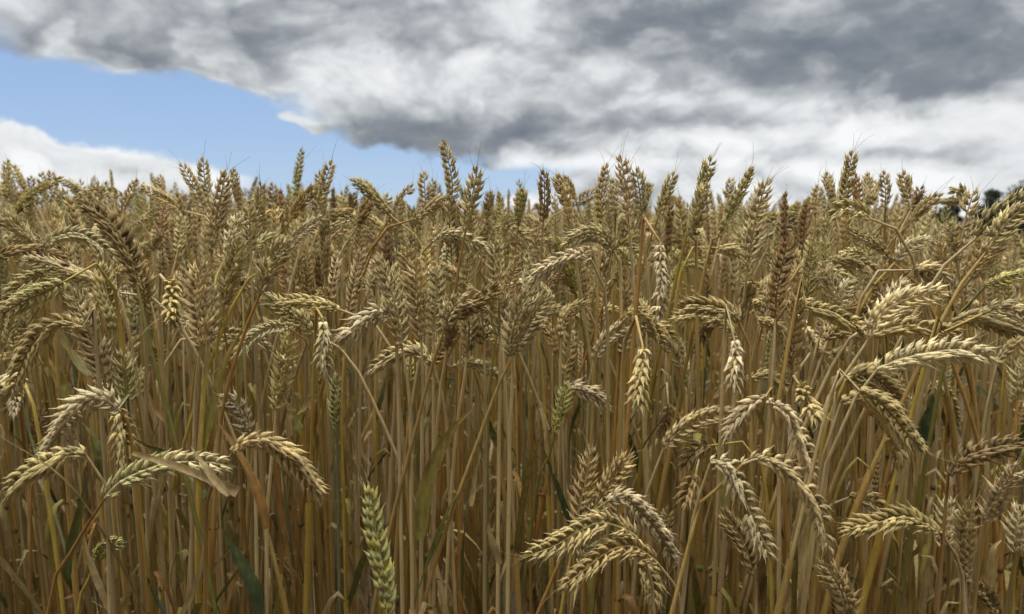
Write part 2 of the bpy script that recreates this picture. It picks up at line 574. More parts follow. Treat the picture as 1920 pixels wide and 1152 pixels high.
# ------------------------------------------------------------------ a whole stalk as pieces
def stalk_pieces(ear, stem, key, rr, lod, stemkey=None, roll=0.0, opn=.3, size=1.0, view=None, awns=0, leaves=1, sheath=True, thick=1.0, low=True, base_green=0.0):
    """ear: base->tip, stem: ear base->root. Returns [(part, parent part, v, f, c, mat)]"""
    out = []
    sides = {0: 7, 1: 5, 2: 4, 3: 3}[lod]
    ns = {0: 30, 1: 16, 2: 6, 3: 3}[lod]
    sk = stemkey or rr.choice(['straw', 'grey', 'straw', 'yellow', 'orange', 'glaucous', 'brown', 'green'], p=[.34, .20, .12, .11, .07, .08, .06, .02])
    if key == 'g' and stemkey is None: sk = 'green'
    sp = smooth(stem, ns)
    L = length(sp)
    u = np.linspace(0, L, ns)
    c0 = .82 * np.array([1.03, .99, .92]) * np.array(STEM[sk]) * np.exp(rr.normal() * .12)
    if sk == 'straw' and rr.random() < .5: top = np.array(STEM['grey'])
    else: top = c0 * 1.08
    rad = np.interp(u, [0, .03, .12, .5, 1], [.00085, .0012, .00155, .00195, .0021]) * thick
    cc = top[None] * (1 - np.clip(u / .35, 0, 1))[:, None] + c0[None] * np.clip(u / .35, 0, 1)[:, None]
    v, f, c = tube(sp, rad, sides, cc)
    out.append(('stem', None, v, f, c, 1))
    dirn = lambda s: np.array([np.interp(s, u, sp[:, k]) for k in range(3)])
    if lod <= 1 and low:
        s1 = rr.uniform(.20, .36)
        nodes = [s for s in (s1 + rr.uniform(.13, .2), s1 + .36 + rr.uniform(0, .08)) if s < L - .03]
        for s in nodes[:2] if lod == 0 else nodes[:1]:
            a, b = dirn(s - .004), dirn(s + .004)
            pth = np.array([a, a * .75 + b * .25, (a + b) / 2, a * .25 + b * .75, b])
            ncol = np.array([.24, .26, .10]) if rr.random() < .6 else np.array([.13, .08, .035])
            v, f, c = tube(pth, np.array([.0020, .0030, .0033, .0030, .0020]) * thick, 6, ncol)
            out.append(('node', 'stem', v, f, c, 1))
        if sheath and nodes:
            e = nodes[0]
            n = 10 if lod == 0 else 5
            ps = np.array([dirn(x) for x in np.linspace(s1, e, n)])
            shc = c0 * (1.05 if sk != 'glaucous' else .9) * np.array([1.02, .98, .92]) * np.exp(rr.normal() * .10)
            rr_ = np.interp(np.linspace(0, 1, n), [0, .05, .6, 1], [.0031, .0027, .0026, .0023]) * thick
            v, f, c = tube(ps, rr_, sides, shc)
            out.append(('leaf_sheath', None, v, f, c, 1))
            if leaves:
                for li in range(leaves):
                    s = s1 if li == 0 else e + rr.uniform(.02, .12)
                    if s > L - .05: continue
                    b = dirn(s)
                    ang = rr.uniform(0, 2 * math.pi)
                    h = np.array([math.cos(ang), math.sin(ang), 0])
                    Lf = rr.uniform(.09, .20)
                    kind = rr.random()
                    up = np.array([0, 0, 1.])
                    if kind < (.84 if lod == 0 else .55):      # withered, hanging along the stem
                        pth = [b, b + h * .012 + up * .010, b + h * .026 - up * .02, b + h * rr.uniform(.02, .045) - up * Lf * .55, b + h * rr.uniform(.0, .06) - up * Lf]
                        kc = rr.choice(['dry', 'orange', 'dry', 'yellow'])
                    elif kind < (.84 if lod == 0 else .75):    # arching over
                        pth = [b, b + h * Lf * .25 + up * Lf * .30, b + h * Lf * .5 + up * Lf * .32, b + h * Lf * .8 + up * Lf * .02, b + h * Lf * .9 - up * Lf * .25]
                        kc = rr.choice(['yellow', 'green', 'mix', 'dry', 'dark', 'orange'])
                    else:              # upright blade
                        pth = [b, b + h * Lf * .12 + up * Lf * .35, b + h * Lf * .28 + up * Lf * .7, b + h * Lf * .5 + up * Lf * .95]
                        kc = rr.choice(['green', 'mix', 'yellow', 'dry'])
                    v, f, c = leaf_geo(pth, rr.uniform(.0045, .0095), kc, rr, np.cross(h, up), rr.uniform(-2.5, 2.5), 14 if lod == 0 else 7)
                    out.append(('leaf', None, v, f, c, 2))
    eg = ear_geo(ear, key, rr, lod, roll, opn, size, view, base_green)
    for kind, v, f, c in eg:
        out.append(('ear' if kind == 'rachis' else 'spikelet', None if kind == 'rachis' else 'ear', v, f, c, 0))
    if awns:
        q = smooth(ear, 20)
        T = unit(np.gradient(q, axis=0))
        ac = np.array(EAR[key]) * .9 + .03
        for k in range(awns):
            i = 19 - int(abs(rr.normal()) * 2.2)
            i = max(i, 8)
            d = unit(T[i] + rr.normal(size=3) * (.22 if i > 17 else .45))
            v, f, c = awn_geo(q[max(i - 2, 0)], d, rr.uniform(.016, .036), rr, ac)
            out.append(('awn', 'ear', v, f, c, 0))
    return out


def empty(name, loc, label, cat, group=None):
    o = bpy.data.objects.new(name, None)
    o.empty_display_size = .02
    col.objects.link(o)
    o.location = loc
    o['label'] = label
    o['category'] = cat
    if group: o['group'] = group
    return o


def add_stalk(pieces, root, split):
    """links one stalk: an Empty with parts and sub-parts"""
    o = empty('wheat_stalk', tuple(root), '', 'wheat', 'wheat stalks along the field edge')
    parts = {}
    merged = {}
    for part, par, v, f, c, m in pieces:
        if par is None and part != 'leaf':
            merged.setdefault(part, MB()).add(v, f, c, m)
    subs = []
    for part, par, v, f, c, m in pieces:
        if part == 'leaf':
            mb = MB(); mb.add(v, f, c, m); mb.build('leaf', o, root)
        elif par:
            if part == 'spikelet' and not split: merged['ear'].add(v, f, c, m)
            else: subs.append((part, par, v, f, c, m))
    for k, mb in merged.items(): parts[k] = mb.build(k, o, root)
    for part, par, v, f, c, m in subs:
        mb = MB(); mb.add(v, f, c, m); mb.build(part, parts[par], root)
    return o


# ------------------------------------------------------------------ ground
def gz(x, y):
    """the field falls away on the right, beyond the first rows"""
    x, y = np.asarray(x, float), np.asarray(y, float)
    return np.maximum(-.16 * np.maximum(0, x - .42 * y - .35) * np.clip((y - 1.6) / 2, 0, 1), -14)


gy = np.concatenate([[-40, -5, 0, 1, 1.6, 2.2, 3, 4, 6, 9], 14 * (3000 / 14.) ** np.linspace(0, 1, 22)])
gxs = np.concatenate([-(3000 / 3.) ** np.linspace(1, 0, 14) * 3, [-2, -1], np.linspace(0, 12, 40), 14 * (3000 / 14.) ** np.linspace(0, 1, 26)])
GX, GY = np.meshgrid(gxs, gy)
v = np.stack([GX, GY, gz(GX, GY)], -1).reshape(-1, 3)
go = mesh_obj('ground', v, gridquads(len(gy), len(gxs), False), np.full((len(v), 3), .1), np.zeros((len(gy) - 1) * (len(gxs) - 1), int), mats=[m_soil])
go['kind'] = 'structure'

# ------------------------------------------------------------------ hand-placed stalks
TILE = {'A': (0, 250), 'B': (640, 250), 'C': (1280, 250), 'D': (0, 550), 'E': (640, 550), 'F': (1280, 550), 'G': (0, 752), 'H': (640, 752), 'I': (1280, 752)}
HEROES = '''
# tile depth colour ; ear base->tip ; stem from below ear base ; opts ; label
A 1.10 t ; 20,350 30,250 40,140 ; ; a=2 ; upright tan ear beside a shorter one at the sky
A 1.15 t ; 150,330 110,260 65,170 ; ; ;
A 1.05 s ; 60,430 160,340 260,280 345,235 ; ; o=.2 ; greenish ear stretched slanting across the skyline tops
A 1.30 b ; 280,330 285,270 270,205 ; ; ;
A 1.30 t ; 240,340 230,280 225,215 ; ; ;
A 1.35 b ; 172,330 170,280 165,235 ; ; ;
A 1.20 t ; 460,330 400,290 330,255 ; ; ;
A .98 t ; 630,470 680,360 740,245 ; ; a=2 ; pale tan ear leaning over to the right under the cloud bank
A .98 t ; 980,415 880,350 760,285 ; ; ;
A 1.25 b ; 890,360 875,300 862,225 ; ; ;
A .92 t ; 1100,400 1045,280 975,160 ; ; a=2 ;
A .95 t ; 1125,340 1105,250 1097,135 ; ; a=1 ;
A .68 t ; 1145,640 1165,480 1195,330 1218,200 ; ; a=4,o=.5 ; big brownish ear with two long curling awns against the sky
A .95 t ; 1290,400 1275,300 1258,190 ; ; ;
A 1.00 s ; 1590,430 1592,330 1612,200 1633,72 ; ; a=0,o=.1,w=.85 ; thin tall ear standing alone in the blue sky gap
A .82 t ; 1700,420 1745,290 1795,148 ; ; a=4 ; tan ear with spiky awns right of the thin tall ear
A .95 t ; 1750,420 1735,310 1722,208 ; ; a=2 ;
A 1.15 b ; 1475,460 1476,370 1472,268 ; ; ;
A 1.20 d ; 1515,460 1510,380 1505,308 ; ; ;
A 1.25 t ; 1555,460 1560,400 1562,345 ; ; ;
A .90 t ; 1395,480 1405,370 1410,265 ; ; a=3 ;
A .80 b ; 1570,470 1630,370 1710,285 ; ; o=.2 ;
A .62 d ; 735,800 700,670 610,500 435,365 ; ; o=.6,a=4,w=1.1 ; large dark brown ear bent diagonally to the left
A .66 b ; 785,940 770,820 735,690 690,590 ; 790,1000 790,1300 ; o=.6,sc=grey ; brown upright ear right below the dark diagonal one
A .74 p ; 245,615 300,565 420,545 530,600 645,695 ; 245,640 280,900 ; o=.4 ; pale bleached ear arching over to the right
A .66 t ; 630,860 500,795 350,740 230,700 120,675 ; ; o=.2 ; tan ear lying sideways with a red ladybird on it
A .80 p ; 195,600 110,520 20,425 ; ; o=.5 ;
A .60 s ; 350,800 240,860 120,910 -10,990 ; ; o=.7,a=3,base_green=.5 ; pale greenish ear pointing down left at the field edge
A .68 s ; 350,760 240,770 130,810 30,900 ; ; o=.6,base_green=.5 ;
A .82 t ; 480,1010 430,900 420,800 400,690 ; ; o=.6 ;
D .60 y ; 445,185 330,150 240,200 160,300 105,420 60,575 ; 500,200 520,300 ; o=.2,a=2,w=1.05 ; golden hooked ear with plump kernels on the left
D .62 t ; 575,545 550,400 480,200 380,-30 ; 590,640 600,900 ; o=.7 ; long ragged ear leaning left behind the golden hook
D .64 s ; 617,195 600,90 565,-50 560,-160 ; 615,260 608,480 605,800 ; o=.4,base_green=.5,sc=grey ; greenish ear on a pale bare stalk
D .62 s ; 690,600 680,470 660,320 ; ; o=.4,base_green=.6 ;
A .64 y ; 905,810 925,850 930,940 930,1055 ; ; o=1,z=-.04,r=1.5,w=1.05 ; stubby drooping ear facing forward with banded kernels
A .60 t ; 1085,1150 1080,1010 1060,860 1090,690 ; 1075,1250 1050,1600 ; o=.8,sc=grey ; ragged bleached ear upright on two grey stalks
A .64 p ; 1120,1140 1130,1000 1120,850 1110,790 ; ; o=.8 ;
A .70 p ; 1225,650 1250,560 1290,440 ; ; o=.6 ; whitish tuft ear catching the light
A .68 s ; 1205,940 1235,800 1270,680 1295,560 ; 1200,1000 1160,1400 ; o=.5,sc=yellow ;
A .74 p ; 1480,690 1570,590 1670,500 1765,445 ; ; o=.5 ; pale ear leaning far right over the others
A .60 t ; 1408,860 1440,760 1500,650 1560,560 ; 1400,880 1330,1050 1240,1340 1180,1700 ; o=.5,sc=orange ; tan ear on a slanting reddish stalk
A .76 t ; 1355,650 1350,520 1352,390 ; ; o=.5 ;
A .85 t ; 960,640 975,540 985,440 ; ; o=.4 ;
A .85 b ; 1655,900 1650,760 1645,600 ; ; o=.5 ; dark brown ear standing upright in shade
A .85 t ; 1590,830 1600,720 1600,600 ; ; o=.4 ;
A .80 t ; 1760,760 1755,640 1750,520 ; ; o=.4 ;
A .95 t ; 830,630 870,580 925,540 ; ; ;
A .95 p ; 730,490 800,450 860,410 ; ; ;
B .82 s ; 270,450 200,370 130,295 50,255 ; ; o=.2,a=2,w=1.05 ; ear reaching out left across the blue sky gap
B .92 t ; 290,420 330,350 388,282 ; ; o=.3 ; short ear slanting right beside the reaching one
B .90 t ; 455,400 450,300 445,208 ; ; a=3,o=.4 ;
B 1.0 t ; 478,380 488,310 496,248 ; ; ;
B 1.1 t ; 520,380 520,330 515,278 ; ; ;
B .74 s ; 575,440 600,300 578,150 545,35 ; ; a=3,o=.1,w=1.05 ; tallest ear rising high against the dark cloud
B .70 t ; 668,540 690,410 715,300 737,182 ; ; a=4,o=.5 ; tan awned ear right of the tallest one
B .80 t ; 410,460 480,410 555,345 ; ; o=.2 ;
B 1.0 t ; 790,460 795,390 802,318 ; ; a=2 ;
B 1.1 t ; 860,440 858,380 855,328 ; ; ;
B .90 s ; 955,500 965,400 982,298 ; ; a=2,base_green=.5 ;
B 1.0 b ; 950,430 955,370 958,320 ; ; ;
B .78 b ; 1090,480 1098,340 1092,198 ; ; a=4,o=.2 ; narrow brown ear with awns like antennae
B .78 t ; 1230,480 1205,340 1160,222 ; ; a=3,o=.3 ; tan ear tilting left beside the narrow brown one
B 1.05 t ; 1265,370 1240,300 1208,232 ; ; w=.85 ;
B 1.05 y ; 1255,395 1310,350 1378,318 ; ; ;
B .76 b ; 1398,490 1405,330 1432,160 ; ; a=3,o=.3 ; dark tan ear left of the broad pale one
B .70 p ; 1550,470 1535,300 1508,120 ; ; a=5,o=.5,w=1.1 ; broad pale ear crowned with fine awns at skyline
B .80 p ; 1622,440 1610,310 1590,192 ; ; a=2,o=.4 ; slim pale ear right of the broad one
B .82 t ; 1720,430 1755,320 1800,212 ; ; a=3,o=.3 ;
B 1.0 t ; 1635,380 1650,330 1662,278 ; ; ;
B .84 p ; 1480,450 1475,350 1465,250 ; 1480,500 1476,600 ; o=.4,sc=yellow ;
B .88 d ; 85,500 120,430 160,355 ; ; o=.3 ; brown ear tucked below the reaching one
B 1.1 b ; 65,430 65,380 62,325 ; ; ;
B 1.0 t ; 240,430 245,380 250,335 ; ; ;
B .74 p ; 490,588 550,555 640,560 730,605 800,655 ; 440,620 380,700 330,830 310,1000 ; o=.5,sc=grey ; pale ear on a looping stalk that bends right
B .72 t ; 1470,640 1420,565 1340,540 1260,570 1190,620 ; 1500,720 1510,900 ; o=.5 ; arched ear bowing to the left mid field
B .66 p ; 1350,685 1260,655 1160,705 1070,755 1010,805 ; 1385,725 1420,830 1435,1000 1440,1300 ; o=.5,sc=grey ; long pale ear drooping left from a curved stalk
B .64 p ; 1722,590 1722,700 1735,830 1700,1025 ; 1718,530 1690,490 1640,500 1620,600 ; o=1,r=1.3 ; pale ear hanging straight down with open chevrons
B .80 s ; 1470,810 1530,660 1595,515 ; ; o=.3,base_green=.4 ;
B .62 t ; 430,1112 420,960 405,800 400,660 ; 437,1200 440,1420 435,1700 ; o=.7,sc=grey ; broad tan ear on a thick grey stalk
B .60 t ; 328,1150 300,980 260,820 190,640 ; 345,1260 370,1450 375,1800 ; o=.7,sc=grey ; long ear leaning left on a pinkish stalk
B .66 t ; 498,1090 505,960 515,840 510,715 ; 500,1200 497,1600 ; o=.6,sc=grey ;
B .70 t ; 845,850 835,720 828,580 ; ; o=.7 ; wide fluffy ear mid field
B .62 t ; 855,1090 855,1010 850,890 845,840 ; 857,1180 855,1400 850,1700 ; o=.7,sc=grey,w=1.1 ; short broad ear on a smooth bright stalk
B .58 t ; 925,1200 920,1100 960,960 1030,840 ; 930,1260 915,1500 905,1900 ; o=.7,sc=grey,w=1.1 ; left ear of the wide forked pair
B .60 t ; 940,1180 985,1080 1040,980 1110,870 ; ; o=.7 ; right ear of the wide forked pair
B .62 d ; 570,1170 585,1060 640,960 740,900 850,830 ; 555,1220 515,1600 500,2000 ; o=.6,sc=grey ; dark brown ear arching across the middle
B .66 t ; 680,1190 690,1100 690,1000 685,940 ; 675,1260 600,1850 ; o=.4,sc=grey ;
B .66 b ; 765,1140 765,1050 760,950 755,880 ; 772,1200 778,1600 775,1900 ; o=.5,sc=grey ;
B .90 p ; 562,620 562,660 560,715 ; ; o=.6 ;
B .78 b ; 655,810 600,760 550,735 495,705 ; ; o=.4 ;
B .60 p ; 270,985 210,965 140,1005 60,1075 -10,1150 ; 280,1030 300,1180 310,1500 ; o=.7 ; bristly pale ear curving left downhill
B .60 t ; 560,1050 590,960 640,910 700,900 ; ; o=.6 ;
B .85 t ; 150,850 170,790 190,740 ; 115,900 105,1100 ; o=.4,sc=grey ;
B .80 b ; 1265,860 1230,800 1180,770 1120,790 ; ; o=.9 ;
E .66 t ; 490,380 420,312 345,305 235,360 145,435 ; 510,410 545,560 570,800 ; o=.3,sc=grey ; slender hooked ear bending left among bare stalks
E .80 t ; 600,400 700,380 800,415 890,490 ; 570,430 560,520 ; o=.2 ; thin ear lying flat behind the bare stalks
E .72 y ; 1188,240 1190,170 1235,95 1335,50 ; 1185,320 1180,600 ; o=.3 ; golden ear bending right on a straight stalk
E .72 p ; 1520,320 1525,260 1537,180 ; 1515,400 1500,700 1490,1000 ; o=.9,sc=grey,w=.95 ; small whitish ear standing upright alone
E .56 y ; 1628,290 1625,380 1612,510 1608,635 ; ; o=.9,r=1.4,a=4,z=-.02 ; fat golden ear hanging head down
E .72 y ; 1530,125 1580,95 1650,130 1700,200 1745,300 ; 1515,170 1500,300 ; o=.2 ;
E .74 t ; 1650,190 1710,175 1770,225 1800,290 ; 1600,230 1560,340 ; o=.3 ;
E .68 g ; 1155,750 1180,660 1200,570 1222,480 ; 1145,800 1100,950 1040,1150 ; o=.6 ; small bluish green ear on a slanting green stalk
E .70 p ; 1195,550 1250,512 1330,540 1400,580 1445,625 ; 1165,590 1145,700 1142,1000 ; o=.2,sc=straw ; pale hooked ear springing right from the green one
E .74 b ; 1160,340 1140,250 1095,150 ; 1175,420 1190,600 ; o=.4 ;
E 1.0 p ; 1262,190 1258,260 1250,350 ; ; o=.5 ;
E .80 d ; 1765,600 1750,690 1715,780 ; ; o=.4 ; dark withered ear hanging in the shade
E .80 s ; 375,480 375,420 370,360 ; 390,600 400,750 ; o=.4,base_green=.5,sc=glaucous ;
H .46 g ; 262,1230 240,1000 200,800 165,600 148,440 ; ; o=.35,a=5,w=1.25,n=0 ; lone large green ear low in front
H .60 y ; 1270,690 1310,480 1335,360 1350,250 ; ; o=.5,a=5 ; upright ear with long white awns in the low cluster
H .60 y ; 1395,530 1460,430 1510,360 1562,285 ; ; o=.5,a=3 ; ear slanting up right in the low cluster
H .62 t ; 1298,890 1330,750 1370,640 1410,540 ; ; o=.5 ;
H .54 p ; 1435,545 1530,520 1620,600 1700,690 1760,790 1812,895 ; 1395,560 1330,610 1280,700 1255,900 ; o=.4,a=4 ; hooked ear curving right over the low cluster
H .52 y ; 1595,735 1510,685 1400,658 1290,700 1150,785 978,850 ; 1615,780 1650,900 1690,1150 ; o=.5,a=4,sc=grey ; long golden ear sweeping left in the low cluster
H .52 y ; 1705,872 1600,795 1500,790 1400,840 1300,925 1168,1022 ; 1735,900 1790,980 1835,1150 ; o=.4,a=2,sc=grey ; lowest golden ear drooping left beneath its neighbour
H .66 y ; 1600,880 1650,920 1680,1000 1685,1110 ; ; o=.4 ;
H .75 b ; 1730,750 1750,670 1765,585 ; ; o=.4,a=2 ;
F .62 t ; -100,830 -30,760 60,700 150,665 285,640 ; -110,860 -200,1100 -240,1300 ; o=.2,sc=grey ; tan ear stretching right from a slanting stalk
F .60 p ; 275,235 290,330 282,430 285,535 ; 262,215 235,200 225,280 ; o=1,r=1.4,a=2 ; bright chunky ear hanging upside down
F .64 y ; 303,155 280,115 200,85 100,68 -20,65 ; 325,180 350,270 365,550 ; o=.2 ; smooth golden ear pointing left from a hooked stalk
F .74 d ; 225,145 180,140 130,180 80,310 ; 240,170 246,240 ; o=.5 ; dark ear drooping left beneath the smooth golden one
F .66 b ; 592,440 600,300 612,130 618,-40 ; 585,520 575,620 570,900 ; o=.4,a=5 ; brown ear upright between two arching golden ones
F .68 p ; 655,165 690,240 740,310 785,400 ; ; o=.9,r=1.2 ;
F .64 y ; 665,75 760,95 850,130 910,160 970,200 ; 640,80 600,120 ; o=.2 ; golden ear arching gently to the right
F .66 y ; 770,255 810,210 880,195 985,220 ; 755,280 700,400 ; o=.2 ;
F .74 y ; 400,145 460,160 520,200 575,305 ; 370,155 335,195 ; o=.3 ;
F .58 p ; 1010,240 1060,130 1150,60 1290,10 1440,-10 ; 980,280 850,500 700,860 ; o=.7,w=1.1,a=3 ; broad pale ear leaning right above the long level one
C .66 p ; 1030,1010 1080,950 1140,870 1200,790 ; ; o=.7 ;
F .62 t ; 1010,235 1110,195 1230,175 1370,195 1505,212 ; 985,270 840,560 740,900 ; o=.3,r=.2 ; long level ear pointing right
F .62 t ; 1450,160 1560,130 1690,165 1850,225 ; 1420,190 1330,380 ; o=.3 ; ear bowing off toward the right beside thin awns
F .58 p ; 1620,112 1720,80 1830,110 1930,170 ; 1590,140 1490,205 1400,215 1330,300 ; o=.2 ; plump pale ear at the right edge on a bent stalk
C .66 g ; 1630,832 1720,795 1800,775 1910,745 ; 1600,870 1490,985 1440,1100 ; o=.2,w=.9 ; green ear pointing right on a green stalk
F .53 p ; 1050,412 1150,370 1300,332 1500,308 1710,355 ; 1030,425 930,570 830,810 740,1120 ; o=.5,w=1.1,a=4,r=.3 ; biggest pale ear stretching level to the right
F .60 y ; 880,475 960,440 1060,470 1140,550 1195,655 ; 850,500 820,600 ; o=.3 ; upper ear of the golden drooping trio
F .54 y ; 855,590 950,560 1050,630 1120,740 1165,860 1160,965 ; 840,640 800,760 740,1000 ; o=.4,w=1.05,a=2 ; lowest ear of the golden drooping trio
F .53 y ; 955,525 1060,585 1150,680 1230,780 1308,855 ; 920,520 850,525 780,620 ; o=.3,a=2 ; longest ear of the golden drooping trio
F .95 y ; 1330,518 1390,498 1440,560 1470,660 1485,722 ; 1310,540 1260,640 1225,850 ; o=.2 ; small thin hooked ear by a dark green leaf
F .54 d ; 1455,985 1520,900 1660,845 1860,800 ; 1445,1020 1420,1140 ; o=.5,sc=brown,w=1.05 ; dark brown weathered ear slanting at the right edge
F .55 p ; 470,590 560,640 620,760 670,880 715,1005 ; 462,610 480,650 515,790 520,1000 ; o=.9,r=1.1,a=3 ; bristly pale ear hanging right from a shared bend
F .58 p ; 445,560 370,600 300,690 238,795 ; 470,600 500,700 ; o=.9,r=1.1,a=2 ; bristly pale ear hanging left from a shared bend
F .62 y ; 640,520 660,560 690,610 722,675 ; ; o=1,r=1.5,z=-.04 ; stubby ear seen end on beside the shared bend
I .50 p ; 150,335 250,345 300,450 360,600 420,730 485,872 ; 135,355 100,470 70,640 20,900 ; o=.7,r=.6,a=3,sc=grey ; front ear hanging with a curled tip
I .50 t ; 320,345 430,310 550,360 650,460 720,570 770,720 795,855 ; 290,370 180,480 60,680 ; o=.5,a=3 ; long front ear bowed right to the ground side
I .62 d ; 155,240 100,250 50,290 5,355 ; ; o=1 ; dark withered ragged ear in the low tangle
I .64 b ; 70,400 40,460 10,570 ; ; o=.6 ;
I .50 b ; 905,1230 870,1060 820,960 765,870 ; ; o=.5,w=1.1 ; dark heavy ear rising from the bottom
I .66 y ; 900,522 990,530 1090,590 1185,645 ; 880,522 820,580 760,650 ; o=.2 ; short smooth ear bowed above the spiky level one
I .55 y ; 1405,725 1330,680 1200,630 1050,660 850,705 ; 1435,750 1490,880 1522,1110 ; o=.3,a=2 ; spiky level ear pointing left near the right edge
I .62 p ; 1410,795 1420,680 1440,535 ; 1405,860 1375,1150 ; o=.6,a=2 ; pale upright ear behind the spiky level one
I .58 y ; 1525,970 1515,820 1530,660 1550,535 ; 1522,1030 1528,1200 ; o=.5,a=3 ; upright golden ear with a knobbly outline
I .58 p ; 1638,655 1690,540 1750,440 1815,345 ; 1630,720 1570,1150 ; o=.5,a=3 ; pale ear slanting right on a straight bare stalk
I .58 p ; 1800,820 1810,700 1835,560 ; 1795,900 1780,1150 ; o=.6 ;
I .60 b ; 382,935 330,770 275,680 213,588 ; 392,1000 398,1150 ; o=.15,sc=grey ; brown ear with neat kernels leaning left
I .60 b ; 1690,1140 1650,1060 1600,1000 ; ; o=.4,a=2 ;
I .85 b ; 1030,490 1050,390 1065,270 ; ; o=.4 ;
I .85 b ; 530,280 490,240 450,260 440,300 ; ; o=.6 ;
I .80 b ; 250,960 210,930 160,900 ; ; o=.9 ;
F .68 t ; 1810,560 1820,470 1840,370 ; ; o=.6 ;
F .78 t ; 805,320 870,325 940,395 ; ; o=.3 ;
F .72 t ; 345,465 440,440 520,480 582,535 ; 325,490 300,600 ; o=.4 ; tan ear bowing right above the shared bend
C .74 s ; 90,340 120,240 157,132 ; ; a=3,o=.3,base_green=.4 ; ear with one very long awn at the skyline
C .68 t ; 45,560 80,440 125,270 ; 70,660 75,800 ; o=.5 ;
C 1.05 t ; 240,350 250,300 266,248 ; ; ;
C .74 s ; 195,560 250,430 320,300 382,178 ; 170,640 110,780 ; a=3,o=.3,base_green=.6 ; greenish based ear leaning right at the skyline
C .64 t ; 350,720 375,560 410,400 462,238 ; 345,800 325,950 300,1100 ; a=6,o=.5 ; large tan ear with antenna like awns on the right
C 1.15 y ; 560,475 590,430 633,380 ; ; ;
C 1.0 t ; 718,440 722,360 732,282 ; ; a=1 ;
C 1.05 t ; 650,480 668,410 688,352 ; ; ;
C .82 t ; 840,430 885,280 917,92 ; ; a=3,o=.3 ; highest pale ear on the right with awned tip
C .92 t ; 812,390 795,300 772,212 ; ; a=2,o=.3 ;
C .92 b ; 955,440 945,330 928,220 ; ; o=.3 ; brown ear right of the highest pale one
C .96 p ; 1000,420 1000,320 995,218 ; ; o=.3 ;
C 1.0 t ; 1010,400 1030,330 1046,258 ; ; ;
C .90 p ; 1095,400 1095,310 1082,205 ; ; a=2,o=.4 ;
C .92 t ; 1220,370 1205,290 1188,212 ; ; a=2,o=.3 ;
C 1.0 d ; 1240,400 1265,345 1290,288 ; ; o=.5 ; rusty brown ear tip poking into the sky
C 1.0 d ; 1250,430 1272,380 1298,332 ; ; o=.5 ;
C .88 t ; 1235,480 1300,400 1392,325 ; ; a=2,o=.3 ;
C .92 t ; 1375,372 1470,362 1512,335 1485,302 1435,320 ; ; o=.2 ; ear curled into a loop at the skyline
C .74 t ; 1508,520 1540,420 1572,312 ; ; a=4,o=.5,w=1.1 ; thick blunt ear before the dark trees
C .62 t ; 1590,560 1690,450 1790,390 1890,330 ; ; o=.5,a=2 ; heavy ear leaning right in front of the dark trees
C .60 t ; 1640,640 1720,520 1810,430 1900,400 ; ; o=.5 ;
C .74 b ; 1135,700 1060,610 970,560 870,510 ; ; o=.2 ; brown arched ear with neat kernels pointing left
C .72 p ; 1150,695 1200,630 1265,595 1345,570 ; ; o=.6 ;
C .78 y ; 790,690 890,680 980,710 1080,772 ; ; o=.2 ;
C .70 d ; 500,1000 510,850 540,700 572,555 ; ; o=.5 ; dull dark ear upright amid paler ones
C .70 p ; 845,960 830,860 790,770 740,710 ; ; o=.8 ; bleached ear forked with a shorter one
C .72 p ; 840,940 865,870 910,798 ; ; o=.8 ;
C .84 t ; 190,620 250,630 310,660 ; ; o=.2 ;
C .74 t ; 1480,700 1465,600 1440,480 ; ; o=.6 ;
C .66 t ; 1560,780 1640,650 1740,540 ; ; o=.6 ;
C .80 t ; 1430,800 1410,700 1390,590 ; ; o=.6 ;
C .70 t ; 1240,740 1330,750 1420,810 ; ; o=.8 ;
C .68 t ; 1010,460 960,420 870,400 800,460 ; ; o=.4 ;
D .53 p ; 650,640 570,575 470,580 385,660 310,770 235,910 ; 665,670 690,760 720,900 ; o=.8,r=.5,a=3 ; bristly pale ear arched left in the left foreground
G .50 y ; 465,295 385,268 280,325 160,385 28,505 ; 490,325 540,410 578,495 585,800 ; o=.3,a=4,sc=grey ; slender ear drooping to the lower left
D .58 y ; 640,625 662,760 680,890 705,975 ; 640,600 650,585 690,620 710,760 ; o=.6,a=2 ; ear hanging down beside the bristly arched one
G .50 p ; 568,525 640,445 760,385 900,338 1060,330 1180,340 1255,370 ; 545,560 400,790 260,1152 ; o=.35,a=2,base_green=.7,sc=orange ; level pale ear behind a folded dry leaf
D .52 y ; 1255,860 1340,800 1460,812 1560,885 1650,985 1745,1115 ; 1225,900 1170,970 1130,1100 1110,1400 ; o=.3,a=4,sc=orange ; golden ear arching right beyond the folded leaf
D .62 p ; 1365,790 1320,700 1280,600 1190,562 ; 1375,830 1380,1000 ; o=.7 ; pale ear behind the golden arch
D .62 y ; 1490,630 1515,480 1540,350 1572,215 ; 1485,720 1450,1100 1440,1400 ; o=.5,a=3,sc=grey ; neat upright ear standing clear at the left middle
D .64 p ; 1742,135 1752,240 1752,340 1755,440 ; 1738,118 1728,112 1715,140 1700,300 ; o=.8,r=1.2,a=2 ; pale ear hanging straight from a tight bend
D .75 s ; 1820,735 1812,600 1822,440 ; 1820,800 1825,1150 ; o=.4,base_green=.6,sc=glaucous ; greenish upright ear right of the hanging one
D .68 y ; 1850,95 1720,55 1600,42 1490,62 ; ; o=.2 ; upper of two crossed ears
D .70 t ; 1692,215 1600,130 1510,70 1415,15 ; ; o=.3 ; lower of two crossed ears
D .76 t ; 1135,225 1230,215 1340,232 1480,315 ; ; o=.2 ; thin level ear low behind the ragged one
D .85 d ; 190,870 200,760 222,625 ; ; o=.6 ; dull brown ear deep in the left shade
D .66 t ; 60,500 30,520 -10,550 ; ; o=.3 ;
D .80 g ; 1135,620 1120,520 1100,400 ; ; o=.6 ; whitish green ear half hidden among the stalks
